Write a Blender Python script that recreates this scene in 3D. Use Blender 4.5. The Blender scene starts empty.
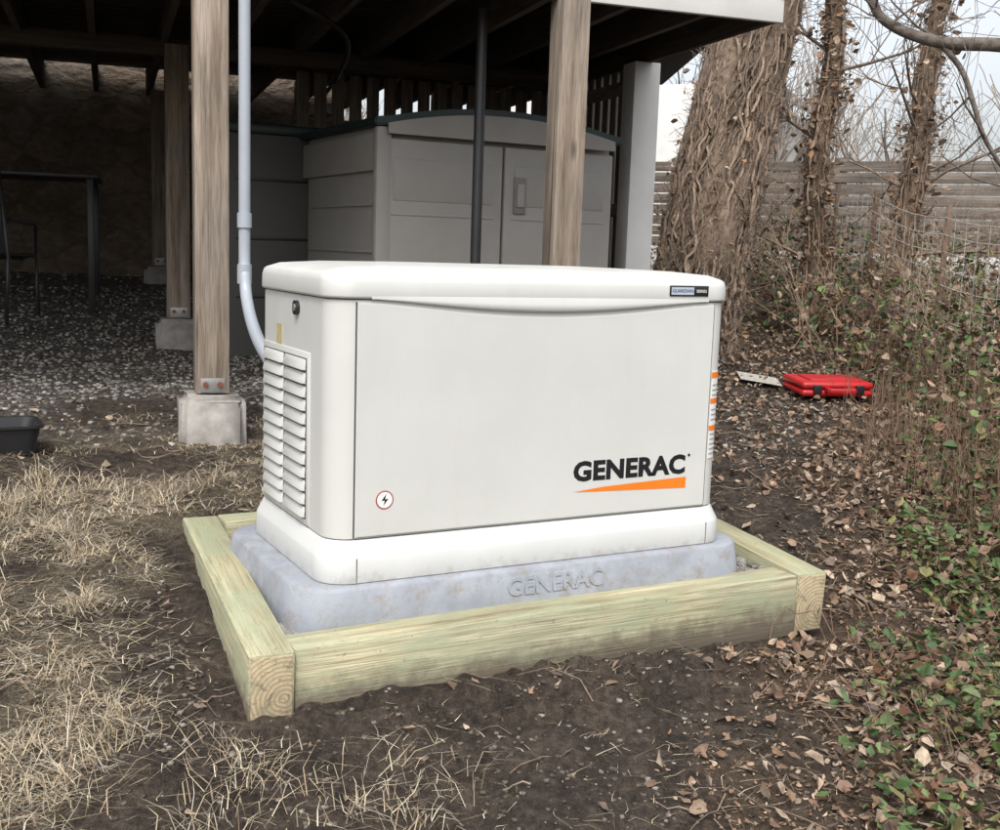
import bpy, bmesh, math, random
import numpy as np
from mathutils import Vector, Matrix, Euler
random.seed(7); rng=np.random.default_rng(11)
scene=bpy.context.scene
COL=scene.collection
# ------------------------------------------------------------------ helpers
TAB=rng.random((4,256,256))
def vn(x,y,s=0):
    x=np.asarray(x,float);y=np.asarray(y,float)
    xi=np.floor(x).astype(int);yi=np.floor(y).astype(int);fx=x-xi;fy=y-yi
    fx=fx*fx*(3-2*fx);fy=fy*fy*(3-2*fy);T=TAB[s%4]
    a=T[xi%256,yi%256];b=T[(xi+1)%256,yi%256];c=T[xi%256,(yi+1)%256];d=T[(xi+1)%256,(yi+1)%256]
    return (a*(1-fx)+b*fx)*(1-fy)+(c*(1-fx)+d*fx)*fy-.5
def ss(v,a,b):
    t=np.clip((v-a)/(b-a),0,1);return t*t*(3-2*t)
PY=[-200,-6,-2.6,-1.1,-.2,.9,2.2,3.2,4.65,6,7.3,10,14,200]
PZ=[-9,-1.0,-.62,-.38,-.240,-.075,0.0,.07,.17,.38,.5,.62,.7,.2]
def gbase(x,y):
    x=np.asarray(x,float);y=np.asarray(y,float)
    z=np.interp(y,PY,PZ)
    z=z-.035*ss(x,.2,1.5)*ss(y,1.0,.2)
    z=z+.12*ss(x,2.4,4)*ss(y,2.4,3.8)*ss(x,9,6)
    z=z-ss(x,7,22)*2.2
    return z
def ground(x,y):
    x=np.asarray(x,float);y=np.asarray(y,float)
    z=gbase(x,y)
    near=ss(np.abs(x-1),14,6)
    dirt=ss(y,2.6,1.8)
    r1=1-2*np.abs(vn(x*14,y*14,2));r2=1-2*np.abs(vn(x*33+5,y*33,1))
    z=z+near*(.05*vn(x*1.1,y*1.1,1)+.026*vn(x*3.7,y*3.7,2)+(.012+.016*dirt)*vn(x*10,y*10,3)+(.006+.014*dirt)*vn(x*27,y*27,0)+dirt*(.010*vn(x*48,y*48,3)+.006*(r1-.5)-.005*(r2-.5)))
    # loose soil thrown up against the front timber
    m=np.exp(-((y+.30)/.11)**2)*ss(x,-.1,.25)*ss(x,1.35,.7)
    z=z+m*(.045+.11*vn(x*6,y*6,1)+.06*vn(x*17,y*17,2)+.035*vn(x*36,y*36,3))
    inside=ss(x,-.16,-.10)*ss(x,1.50,1.44)*ss(y,-.1,-.05)*ss(y,.88,.80)
    z=z-inside*np.maximum(z+.16,0)
    return z
def mesh_obj(name,V,F,mat=None,parent=None,cols=None,smooth=False,angle=None):
    V=np.asarray(V,np.float32).reshape(-1,3);F=np.asarray(F,np.int32);n=F.shape[1]
    me=bpy.data.meshes.new(name)
    me.vertices.add(len(V));me.vertices.foreach_set("co",V.ravel())
    me.loops.add(F.size);me.loops.foreach_set("vertex_index",F.ravel())
    me.polygons.add(len(F));me.polygons.foreach_set("loop_start",np.arange(len(F),dtype=np.int32)*n)
    me.polygons.foreach_set("loop_total",np.full(len(F),n,np.int32))
    me.polygons.foreach_set("use_smooth",np.full(len(F),smooth,bool))
    me.update(calc_edges=True);me.validate()
    if cols is not None:
        c=np.asarray(cols,np.float32)
        if c.shape[1]==3:c=np.hstack([c,np.ones((len(c),1),np.float32)])
        at=me.attributes.new("col",'FLOAT_COLOR','POINT');at.data.foreach_set("color",c.ravel())
    if angle is not None: me.set_sharp_from_angle(angle=math.radians(angle))
    if mat: me.materials.append(mat)
    o=bpy.data.objects.new(name,me);COL.objects.link(o)
    if parent:o.parent=parent
    return o
def empty(name):
    o=bpy.data.objects.new(name,None);COL.objects.link(o);o.empty_display_size=.2;return o
def box(name,c,size,mat,parent=None,rotz=0,bevel=.004,M=None,seg=2):
    bm=bmesh.new();bmesh.ops.create_cube(bm,size=1)
    for v in bm.verts:v.co=Vector((v.co.x*size[0],v.co.y*size[1],v.co.z*size[2]))
    if bevel>0:bmesh.ops.bevel(bm,geom=bm.edges[:],offset=min(bevel,min(size)*.45),segments=seg,affect='EDGES',profile=.5)
    me=bpy.data.meshes.new(name);bm.to_mesh(me);bm.free()
    me.polygons.foreach_set("use_smooth",[True]*len(me.polygons));me.set_sharp_from_angle(angle=math.radians(35))
    me.materials.append(mat);o=bpy.data.objects.new(name,me);COL.objects.link(o)
    o.matrix_world=M if M is not None else Matrix.Translation(c)@Matrix.Rotation(rotz,4,'Z')
    if parent:o.parent=parent
    return o
def beam(name,p0,p1,w,h,mat,parent=None,bevel=.004,up=(0,0,1)):
    """long axis = local x, from p0 to p1 (centre line)"""
    p0=Vector(p0);p1=Vector(p1);x=(p1-p0);L=x.length;x.normalize();up=Vector(up)
    if abs(x.dot(up))>.98: up=Vector((.159,.987,0))
    y=up.cross(x).normalized();z=x.cross(y)
    R=Matrix((x,y,z)).transposed().to_4x4()
    return box(name,None,(L,w,h),mat,parent,bevel=bevel,M=Matrix.Translation((p0+p1)/2)@R)
class MB:
    def __init__(s):s.V=[];s.F=[];s.C=[];s.n=0
    def add(s,V,F,c):
        V=np.asarray(V,float);s.V.append(V);s.F.append(np.asarray(F)+s.n);s.n+=len(V)
        c=np.asarray(c,float)
        s.C.append(np.tile(c,(len(V),1)) if c.ndim==1 else c)
    def obj(s,name,mat,parent=None,smooth=False,angle=None):
        return mesh_obj(name,np.concatenate(s.V),np.concatenate(s.F),mat,parent,np.concatenate(s.C),smooth,angle)
def tube(mb,P,R,n=6,col=(1,1,1),noise=0,nf=6,cap=True):
    P=np.asarray(P,float);k=len(P);R=np.broadcast_to(np.asarray(R,float),(k,))
    T=np.gradient(P,axis=0);T/=np.linalg.norm(T,axis=1)[:,None]+1e-9
    ref=np.array([0.31,.77,.12]);ref=ref if abs(T[0]@ref)<.75 else np.array([.9,-.1,.2])
    A=np.zeros_like(P);a=ref-T[0]*(ref@T[0]);a/=np.linalg.norm(a);A[0]=a
    for i in range(1,k):
        a=A[i-1]-T[i]*(A[i-1]@T[i]);A[i]=a/(np.linalg.norm(a)+1e-9)
    B=np.cross(T,A);th=np.arange(n)*2*math.pi/n
    ct=np.cos(th)[None,:,None];st=np.sin(th)[None,:,None]
    rr=R[:,None,None]*np.ones((1,n,1))
    if noise>0:
        zz=np.cumsum(np.r_[0,np.linalg.norm(np.diff(P,axis=0),axis=1)])
        nn=vn(np.abs(((th[None,:]/math.pi-1)))*nf+zz[:,None]*.7,zz[:,None]*3+0*th[None,:],1)+.5*vn(np.abs(th[None,:]/math.pi-1)*nf*3,zz[:,None]*7,2)
        rr=rr*(1+noise*nn[:,:,None])
    V=(P[:,None,:]+rr*(ct*A[:,None,:]+st*B[:,None,:])).reshape(-1,3)
    i=np.arange(k-1)[:,None]*n;j=np.arange(n)[None,:];j2=(j+1)%n
    F=np.stack([i+j,i+j2,i+n+j2,i+n+j],-1).reshape(-1,4)
    if cap and n>=4 and n%2==0:
        ex=[]
        for b in (0,(k-1)*n):
            for q in range(n//2-1):ex.append([b+q,b+q+1,b+n-2-q,b+n-1-q])
        F=np.vstack([F,np.array(ex)])
    mb.add(V,F,col)
def spline(P,m=8):
    P=np.asarray(P,float);Q=np.vstack([2*P[0]-P[1],P,2*P[-1]-P[-2]]);out=[]
    for i in range(len(P)-1):
        a,b,c,d=Q[i:i+4]
        for t in np.linspace(0,1,m,endpoint=False):
            out.append(.5*((2*b)+(-a+c)*t+(2*a-5*b+4*c-d)*t*t+(-a+3*b-3*c+d)*t**3))
    out.append(P[-1]);return np.array(out)
# ------------------------------------------------------------------ materials
def newmat(name):
    m=bpy.data.materials.new(name);m.use_nodes=True;nt=m.node_tree
    b=nt.nodes["Principled BSDF"];return m,nt,b
def coords(nt,scale=(1,1,1),kind="Object",rand=False):
    tc=nt.nodes.new("ShaderNodeTexCoord");mp=nt.nodes.new("ShaderNodeMapping");mp.inputs["Scale"].default_value=scale
    src=tc.outputs[kind]
    if rand:
        oi=nt.nodes.new("ShaderNodeObjectInfo");ml=nt.nodes.new("ShaderNodeMath");ml.operation='MULTIPLY';ml.inputs[1].default_value=37.
        nt.links.new(oi.outputs["Random"],ml.inputs[0]);ad=nt.nodes.new("ShaderNodeVectorMath");ad.operation='ADD'
        nt.links.new(src,ad.inputs[0]);nt.links.new(ml.outputs[0],ad.inputs[1]);src=ad.outputs[0]
    nt.links.new(src,mp.inputs[0]);return mp.outputs[0]
def ramp(nt,fac,stops):
    r=nt.nodes.new("ShaderNodeValToRGB");e=r.color_ramp.elements
    while len(e)<len(stops):e.new(.5)
    for i,(p,c) in enumerate(stops):e[i].position=p;e[i].color=(*c,1)
    nt.links.new(fac,r.inputs[0]);return r.outputs[0]
def mixc(nt,fac,a,b,mode='MIX'):
    m=nt.nodes.new("ShaderNodeMix");m.data_type='RGBA';m.blend_type=mode
    for s,v in ((0,fac),(6,a),(7,b)):
        if isinstance(v,(int,float)):m.inputs[s].default_value=v
        elif isinstance(v,tuple):m.inputs[s].default_value=(*v,1)
        else:nt.links.new(v,m.inputs[s])
    return m.outputs[2]
def math_(nt,op,a,b):
    m=nt.nodes.new("ShaderNodeMath");m.operation=op
    for i,v in enumerate((a,b)):
        if isinstance(v,(int,float)):m.inputs[i].default_value=v
        else:nt.links.new(v,m.inputs[i])
    return m.outputs[0]
def bump(nt,b,h,strength=.3,dist=.01):
    n=nt.nodes.new("ShaderNodeBump");n.inputs["Strength"].default_value=strength;n.inputs["Distance"].default_value=dist
    nt.links.new(h,n.inputs["Height"]);nt.links.new(n.outputs[0],b.inputs["Normal"])
def noise(nt,vec,scale,detail=4,rough=.5):
    n=nt.nodes.new("ShaderNodeTexNoise");n.inputs["Scale"].default_value=scale;n.inputs["Detail"].default_value=detail;n.inputs["Roughness"].default_value=rough
    nt.links.new(vec,n.inputs["Vector"]);return n.outputs["Fac"]
def simple(name,c,rough=.5,var=.12,scale=6,metal=0,bmp=.0,bscale=200,c2=None):
    m,nt,b=newmat(name);v=coords(nt)
    f=noise(nt,v,scale,5,.6)
    lo=tuple(x*(1-var) for x in c) if c2 is None else c2
    col=ramp(nt,f,[(.3,lo),(.7,c)]);nt.links.new(col,b.inputs["Base Color"])
    b.inputs["Roughness"].default_value=rough;b.inputs["Metallic"].default_value=metal
    if bmp>0:bump(nt,b,noise(nt,v,bscale,3,.6),bmp,.003)
    return m
def wood(name,c_lo,c_hi,dark,rough=.78,knots=True,stain=None,soil=False,fine=.6,cracks=0):
    m,nt,b=newmat(name)
    v=coords(nt,(.9,16,16),rand=True);v2=coords(nt,(3.5,110,110),rand=True);v3=coords(nt,(1,1,1),rand=True)
    f=noise(nt,v,1.6,7,.68);f2=noise(nt,v2,2.2,3,.6)
    wv=nt.nodes.new("ShaderNodeTexWave");wv.wave_type='BANDS';wv.bands_direction='Z';wv.inputs["Scale"].default_value=1;wv.inputs["Distortion"].default_value=5;wv.inputs["Detail"].default_value=2;wv.inputs["Detail Scale"].default_value=1.0
    nt.links.new(coords(nt,(.5,9,11),rand=True),wv.inputs["Vector"])
    col=ramp(nt,f,[(.30,dark),(.44,c_lo),(.62,c_hi)])
    col=mixc(nt,.45,col,ramp(nt,wv.outputs["Fac"],[(.0,(.55,.50,.42)),(.35,(1,1,1))]),'MULTIPLY')
    col=mixc(nt,fine,col,ramp(nt,f2,[(.36,(.45,.42,.38)),(.52,(1,1,1)),(.7,(1.15,1.13,1.1))]),'MULTIPLY')
    col=mixc(nt,1.0,col,ramp(nt,noise(nt,v3,2.5,3),[(.3,(.78,.79,.80)),(.7,(1.1,1.07,1.02))]),'MULTIPLY')
    if knots:
        vo=nt.nodes.new("ShaderNodeTexVoronoi");vo.inputs["Scale"].default_value=1.0
        nt.links.new(coords(nt,(2.4,8,8),rand=True),vo.inputs["Vector"])
        sp=nt.nodes.new("ShaderNodeSeparateColor");nt.links.new(vo.outputs["Color"],sp.inputs[0])
        k=ramp(nt,vo.outputs["Distance"],[(.06,(1,1,1)),(.17,(0,0,0))])
        k=mixc(nt,1.0,k,ramp(nt,sp.outputs[0],[(.42,(0,0,0)),(.47,(1,1,1))]),'MULTIPLY')
        col=mixc(nt,k,col,tuple(x*.5 for x in dark))
    if stain:
        s=ramp(nt,noise(nt,coords(nt,(1,4,4),rand=True),4,6,.7),[(.44,(0,0,0)),(.62,(.8,.8,.8))])
        col=mixc(nt,s,col,stain)
    if cracks:
        cr=ramp(nt,noise(nt,coords(nt,(.8,45,45),rand=True),1.3,2,.5),[(.30,(cracks,)*3),(.36,(0,0,0))])
        col=mixc(nt,cr,col,tuple(x*.25 for x in dark))
    if soil:
        g=nt.nodes.new("ShaderNodeNewGeometry");sx=nt.nodes.new("ShaderNodeSeparateXYZ");nt.links.new(g.outputs["Position"],sx.inputs[0])
        n=noise(nt,g.outputs["Position"],16,6,.7)
        h=math_(nt,'ADD',math_(nt,'MULTIPLY',sx.outputs[2],-9.0),math_(nt,'MULTIPLY',n,1.6))
        col=mixc(nt,ramp(nt,math_(nt,'MULTIPLY',h,.333),[(.76,(0,0,0)),(.96,(.85,.85,.85))]),col,(.12,.092,.07))
        sp2=ramp(nt,noise(nt,g.outputs["Position"],60,4,.75),[(.61,(0,0,0)),(.68,(.65,.65,.65))])
        col=mixc(nt,sp2,col,(.15,.12,.085))
    nt.links.new(col,b.inputs["Base Color"]);b.inputs["Roughness"].default_value=rough
    bump(nt,b,f2,.6,.003);return m
def vcmat(name,rough=.85,var=.25,scale=30,bmp=0,bs=80):
    m,nt,b=newmat(name);a=nt.nodes.new("ShaderNodeAttribute");a.attribute_name="col"
    f=ramp(nt,noise(nt,coords(nt),scale,3),[(.3,(1-var,)*3),(.7,(1+var*.6,)*3)])
    nt.links.new(mixc(nt,1.0,a.outputs["Color"],f,'MULTIPLY'),b.inputs["Base Color"])
    b.inputs["Roughness"].default_value=rough
    if bmp:bump(nt,b,noise(nt,coords(nt),bs,4,.7),bmp,.01)
    return m
M_pt=wood("treated_lumber",(.36,.345,.225),(.48,.455,.315),(.22,.19,.11),stain=(.285,.315,.205),soil=True)
M_post=wood("weathered_post_wood",(.21,.17,.135),(.31,.265,.22),(.11,.085,.065),cracks=.85)
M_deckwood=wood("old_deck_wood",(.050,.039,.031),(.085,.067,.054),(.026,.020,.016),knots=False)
M_greywood=wood("grey_fence_wood",(.16,.137,.118),(.245,.212,.184),(.075,.064,.055),knots=False)
M_slat=wood("slat_wood",(.19,.166,.142),(.28,.25,.22),(.09,.08,.068),knots=False)
def endgrain():
    m,nt,b=newmat("lumber_end_grain");v=coords(nt,(1,1,1))
    mp=nt.nodes.new("ShaderNodeMapping");mp.inputs["Location"].default_value=(0,.03,.02);nt.links.new(v,mp.inputs[0])
    w=nt.nodes.new("ShaderNodeTexWave");w.wave_type='RINGS';w.rings_direction='X';w.inputs["Scale"].default_value=28;w.inputs["Distortion"].default_value=2.6;w.inputs["Detail"].default_value=3
    nt.links.new(mp.outputs[0],w.inputs["Vector"])
    col=ramp(nt,w.outputs["Fac"],[(.1,(.32,.25,.15)),(.8,(.46,.385,.25))])
    col=mixc(nt,ramp(nt,noise(nt,v,30,5,.7),[(.45,(0,0,0)),(.65,(.8,.8,.8))]),col,(.26,.23,.145))
    col=mixc(nt,ramp(nt,noise(nt,v,70,4,.7),[(.55,(0,0,0)),(.65,(.7,.7,.7))]),col,(.13,.10,.07))
    nt.links.new(col,b.inputs["Base Color"]);b.inputs["Roughness"].default_value=.9;bump(nt,b,noise(nt,v,150,3,.7),.5,.003);return m
M_end=endgrain()
def shell():
    m,nt,b=newmat("powder_coated_shell");v=coords(nt)
    col=ramp(nt,noise(nt,v,3,5,.6),[(.3,(.505,.51,.485)),(.7,(.555,.56,.535))])
    col=mixc(nt,ramp(nt,noise(nt,coords(nt,(6,6,1.2)),4,6,.7),[(.55,(0,0,0)),(.82,(.16,.16,.16))]),col,(.38,.36,.31))
    nt.links.new(col,b.inputs["Base Color"])
    nt.links.new(ramp(nt,noise(nt,v,14,5),[(.3,(.28,)*3),(.7,(.40,)*3)]),b.inputs["Roughness"])
    bump(nt,b,noise(nt,v,420,2),.05,.001);return m
M_shell=shell()
def skirtm():
    m,nt,b=newmat("skirt_plastic");v=coords(nt)
    g=nt.nodes.new("ShaderNodeNewGeometry");sx=nt.nodes.new("ShaderNodeSeparateXYZ");nt.links.new(g.outputs["Position"],sx.inputs[0])
    col=ramp(nt,noise(nt,v,8,5),[(.3,(.53,.54,.53)),(.7,(.57,.58,.57))])
    n=noise(nt,v,26,6,.75);h=math_(nt,'SUBTRACT',math_(nt,'MULTIPLY',n,1.0),math_(nt,'MULTIPLY',sx.outputs[2],5.))
    col=mixc(nt,ramp(nt,h,[(.40,(0,0,0)),(.72,(.6,.6,.6))]),col,(.30,.26,.21))
    nt.links.new(col,b.inputs["Base Color"]);b.inputs["Roughness"].default_value=.5;return m
M_skirt=skirtm()
M_gap=simple("shadow_gap",(.05,.05,.048),.9)
M_black=simple("black_plastic",(.018,.018,.02),.4)
M_ink=simple("black_ink",(.012,.012,.014),.35,.1)
M_orange=simple("orange_vinyl",(.80,.19,.015),.4,.06)
M_white=simple("white_vinyl",(.74,.74,.72),.4,.05)
M_red=simple("red_plastic",(.50,.018,.022),.4,.3,20)
M_ltblue=simple("silver_blue_foil",(.40,.46,.55),.3)
def padm():
    m,nt,b=newmat("composite_pad");v=coords(nt)
    col=ramp(nt,noise(nt,v,9,6,.65),[(.3,(.20,.218,.25)),(.65,(.285,.305,.34))])
    col=mixc(nt,ramp(nt,noise(nt,v,20,6,.78),[(.50,(0,0,0)),(.66,(.65,.65,.65))]),col,(.20,.175,.145))
    nt.links.new(col,b.inputs["Base Color"]);b.inputs["Roughness"].default_value=.75
    bump(nt,b,noise(nt,v,120,5,.7),.3,.003);return m
M_pad=padm()
M_conc=simple("concrete",(.32,.30,.275),.95,.45,14,bmp=.8,bscale=70)
M_pvc=simple("grey_pvc",(.32,.35,.39),.4,.08)
M_pole=simple("black_steel",(.03,.03,.032),.45,.3,metal=.3)
M_metal=simple("galvanised_steel",(.35,.35,.34),.5,.3,20,metal=.7)
M_rust=simple("rusty_steel",(.30,.10,.05),.8,.5,60,metal=.3)
M_whitep=simple("white_paint",(.68,.68,.66),.55,.15,4)
M_resin=simple("taupe_resin",(.30,.287,.265),.6,.12,5,bmp=.1,bscale=250)
M_resin2=simple("dark_grey_resin",(.07,.068,.065),.6,.1,7,bmp=.1)
M_green=simple("dark_green_resin",(.014,.032,.03),.45,.2)
def stonem():
    m,nt,b=newmat("rubble_stone");v=coords(nt,(1,1,1.6))
    wv=nt.nodes.new("ShaderNodeTexNoise");wv.inputs["Scale"].default_value=3.4;wv.inputs["Detail"].default_value=4;nt.links.new(v,wv.inputs["Vector"])
    vv=mixc(nt,.30,v,wv.outputs["Color"],'ADD')
    a=nt.nodes.new("ShaderNodeTexVoronoi");a.distance='MANHATTAN';a.inputs["Scale"].default_value=2.9;nt.links.new(vv,a.inputs["Vector"])
    e=nt.nodes.new("ShaderNodeTexVoronoi");e.feature='DISTANCE_TO_EDGE';e.inputs["Scale"].default_value=2.9;nt.links.new(vv,e.inputs["Vector"])
    sp=nt.nodes.new("ShaderNodeSeparateColor");nt.links.new(a.outputs["Color"],sp.inputs[0])
    c=ramp(nt,sp.outputs[0],[(0,(.14,.10,.072)),(.35,(.30,.235,.17)),(.7,(.21,.168,.128)),(1,(.28,.255,.225))])
    c=mixc(nt,1.0,c,ramp(nt,noise(nt,v,14,8,.78),[(.25,(.35,.35,.35)),(.75,(1.35,1.3,1.27))]),'MULTIPLY')
    g=ramp(nt,e.outputs["Distance"],[(.01,(.6,.6,.6)),(.09,(0,0,0))])
    c=mixc(nt,g,c,(.13,.107,.084));nt.links.new(c,b.inputs["Base Color"]);b.inputs["Roughness"].default_value=.95
    h=mixc(nt,.6,ramp(nt,e.outputs["Distance"],[(0,(0,0,0)),(.22,(1,1,1))]),noise(nt,v,11,7,.75))
    bump(nt,b,h,1.0,.12);return m
M_stone=stonem()
def groundm():
    m,nt,b=newmat("ground_soil");v=coords(nt)
    a=nt.nodes.new("ShaderNodeAttribute");a.attribute_name="col"
    sp=nt.nodes.new("ShaderNodeSeparateColor");nt.links.new(a.outputs["Color"],sp.inputs[0])
    n1=noise(nt,v,4,5,.65);n2=noise(nt,v,34,7,.74);n3=noise(nt,v,150,3,.7)
    dirt=ramp(nt,n2,[(.30,(.024,.018,.014)),(.47,(.066,.051,.040)),(.60,(.115,.092,.073)),(.75,(.20,.165,.135))])
    dirt=mixc(nt,1.0,dirt,ramp(nt,n1,[(.34,(.50,.49,.49)),(.66,(1.3,1.27,1.22))]),'MULTIPLY')
    crumbs=ramp(nt,n3,[(.63,(0,0,0)),(.71,(.7,.7,.7))])
    dirt=mixc(nt,crumbs,dirt,(.21,.175,.14))
    vo=nt.nodes.new("ShaderNodeTexVoronoi");vo.inputs["Scale"].default_value=42;nt.links.new(v,vo.inputs["Vector"])
    s2=nt.nodes.new("ShaderNodeSeparateColor");nt.links.new(vo.outputs["Color"],s2.inputs[0])
    grav=ramp(nt,s2.outputs[0],[(0,(.08,.07,.062)),(.5,(.15,.137,.12)),(1,(.25,.23,.205))])
    grav=mixc(nt,ramp(nt,vo.outputs["Distance"],[(.3,(0,0,0)),(.75,(.85,.85,.85))]),grav,(.055,.046,.038))
    straw=ramp(nt,n3,[(.3,(.06,.046,.033)),(.5,(.145,.118,.082)),(.7,(.31,.26,.185))])
    straw=mixc(nt,1.0,straw,ramp(nt,noise(nt,v,9,4,.6),[(.35,(.5,.5,.5)),(.65,(1.2,1.2,1.2))]),'MULTIPLY')
    leaf=ramp(nt,n2,[(.3,(.032,.023,.017)),(.5,(.095,.066,.045)),(.7,(.175,.127,.088))])
    def thr(s):
        mm=math_(nt,'MULTIPLY_ADD',n2,.9)
        mm.node.inputs[2].default_value=-.45
        ad=math_(nt,'ADD',mm,s)
        return ramp(nt,ad,[(.3,(0,0,0)),(.7,(1,1,1))])
    c=mixc(nt,thr(sp.outputs[1]),dirt,straw);c=mixc(nt,thr(sp.outputs[2]),c,leaf);c=mixc(nt,thr(sp.outputs[0]),c,grav)
    nt.links.new(c,b.inputs["Base Color"]);b.inputs["Roughness"].default_value=.93
    b.inputs["Specular IOR Level"].default_value=.25
    bump(nt,b,math_(nt,'ADD',n2,n3),1.0,.028);return m
M_ground=groundm()
M_grass=vcmat("dry_grass_blades",.8,.15)
M_leaf=vcmat("leaf_litter",.65,.3,60)
M_bark=vcmat("bark",.95,.5,25,bmp=1.0,bs=40)
M_twig=vcmat("twig_bark",.9,.35,60)
M_stones=vcmat("loose_stone",.9,.3,90)
# ------------------------------------------------------------------ ground sheet
def axis(a,b,d,lo,hi,g=1.18):
    mid=list(np.arange(a,b,d));s=d;x=mid[-1];up=[]
    while x<hi:s*=g;x+=s;up.append(x)
    s=d;x=a;dn=[]
    while x>lo:s*=g;x-=s;dn.append(x)
    return np.array(dn[::-1]+mid+up)
def axis2(a,b,d,c,d2,lo,hi):
    p=axis(a,b,d,lo,b+.01);p=p[p<b];q=np.arange(b+.01,c,d2);u=q[-1];s=d2;ext=[]
    while u<hi:s*=1.18;u+=s;ext.append(u)
    return np.unique(np.round(np.concatenate([p,q,ext]),5))
xs=axis2(-1.9,2.6,.012,4.6,.022,-160,160)
ys=axis2(-1.6,.3,.012,4.4,.022,-60,200)
X,Y=np.meshgrid(xs,ys,indexing='ij')
def m_gravel(x,y):
    n=vn(x*2.2,y*2.2,0)*.9
    g=ss(y+n,2.3,3.1)*ss(x,3.2,2.5)
    g2=ss(y+n*.6,.8,1.3)*ss(x,1.5,1.9)*ss(.9*x-1.35-y,.3,-.2)*.30
    return np.maximum(g,g2)*ss(y,13,10)
def m_leaf(x,y):
    n=vn(x*3,y*3,2)*.6
    return np.clip(ss(.9*x-1.5-y+n,-.35,.25)*ss(x,.2,.7)+ss(x,3.8,4.6)*.8+ss(y,11,13)+.35*ss(x,1.7,2.5)*ss(y,.3,1.),0,1)
def m_straw(x,y):
    n=vn(x*2.6,y*2.6,1)*1.0+vn(x*7,y*7,3)*.6
    a=ss(-.42-x+n*.7,-.15,.3)*ss(y,3.0,2.0)
    b=ss(y+n,.75,1.3)*ss(x,.9,.1)*ss(y,2.9,2.0)*.7
    hole=ss(vn(x*1.7+3,y*1.7,0),.18,.05)
    return np.clip(np.maximum(a,b)*(.35+.65*hole),0,1)
Zg=ground(X,Y)
V=np.stack([X,Y,Zg],-1).reshape(-1,3);nx,ny=X.shape
i=np.arange(nx-1)[:,None]*ny;j=np.arange(ny-1)[None,:]
F=np.stack([i+j,i+ny+j,i+ny+j+1,i+j+1],-1).reshape(-1,4)
cols=np.stack([m_gravel(X,Y),m_straw(X,Y),m_leaf(X,Y)],-1).reshape(-1,3)
mesh_obj("ground",V,F,M_ground,None,cols,smooth=True)
# ------------------------------------------------------------------ scatter
def in_frame(x,y):return (x>-.27)&(x<1.63)&(y>-.2)&(y<1.0)
def sample(n,x0,x1,y0,y1,prob):
    x=rng.uniform(x0,x1,n);y=rng.uniform(y0,y1,n);k=(rng.random(n)<prob(x,y))&~in_frame(x,y)
    return x[k],y[k]
def blades(x,y,hgt,lean,w,cbase,flat=.0):
    n=len(x);z=ground(x,y)-.004;az=rng.uniform(0,2*math.pi,n);h=hgt*rng.uniform(.4,1.3,n);ln=lean*rng.uniform(.2,1.3,n)
    d=np.stack([np.cos(az),np.sin(az),0*az],-1);s=np.stack([-np.sin(az),np.cos(az),0*az],-1)*(w*rng.uniform(.6,1.4,n))[:,None]
    p=np.stack([x,y,z],-1);up=np.array([0,0,1.]);sd=s/np.linalg.norm(s,axis=1)[:,None]*(ln*rng.normal(0,.25,n))[:,None]
    m=p+d*(ln*.35)[:,None]+up*(h*.65)[:,None]+sd*.5;bend=rng.uniform(-.3,1.0,n)
    t=p+d*ln[:,None]+up*(h*(1-.6*np.clip(bend,0,1)*(1-flat)))[:,None]-sd*.5
    V=np.stack([p-s,p+s,m-s*.7,m+s*.7,t-s*.12,t+s*.12],1).reshape(-1,3)
    b=np.arange(n)[:,None]*6;F=np.concatenate([b+np.array([[0,1,3,2]]),b+np.array([[2,3,5,4]])])
    c=np.array(cbase)[rng.integers(0,len(cbase),n)]*rng.uniform(.6,1.2,(n,1));c=np.repeat(c,6,0)
    return V,F,c
straws=[(.44,.365,.24),(.53,.46,.33),(.34,.265,.17),(.25,.19,.125),(.48,.43,.34)]
gm=MB()
x,y=sample(105000,-2.4,.9,-1.5,2.9,lambda x,y:m_straw(x,y)*(.18+.82*(vn(x*5,y*5,3)>.02)))
gm.add(*blades(x,y,.024,.10,.0012,straws))
tx,ty=[],[]
cent=[(-.30,-.42),(-.62,.1),(-.75,.55),(-.5,.95),(-.2,1.25),(-1.0,.2),(-.9,1.2),(-.45,1.6),(-.1,-.62),(-.55,-.15),(-1.2,.8),(.05,-.5),(-.34,-.30),(-.05,1.35),(-.3,1.45),(.1,1.5)]
for cx,cy in cent+[(rng.uniform(-2,-.4),rng.uniform(-.6,2.2)) for _ in range(60)]:
    k=int(rng.uniform(50,190));r=rng.uniform(.02,.07)
    tx.append(rng.normal(cx,r,k));ty.append(rng.normal(cy,r,k))
tx=np.concatenate(tx);ty=np.concatenate(ty);k=~in_frame(tx,ty);tx,ty=tx[k],ty[k]
gm.add(*blades(tx,ty,.06,.10,.0011,straws))
x,y=sample(10000,-.6,3.2,-1.7,.2,lambda x,y:.30+0*x+.4*m_leaf(x,y))
gm.add(*blades(x,y,.010,.08,.0010,straws,1))
x,y=sample(11000,1.2,5,.2,4,lambda x,y:.55+0*x)
gm.add(*blades(x,y,.014,.09,.0012,straws,1))
gm.obj("dry_grass",M_grass)
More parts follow.
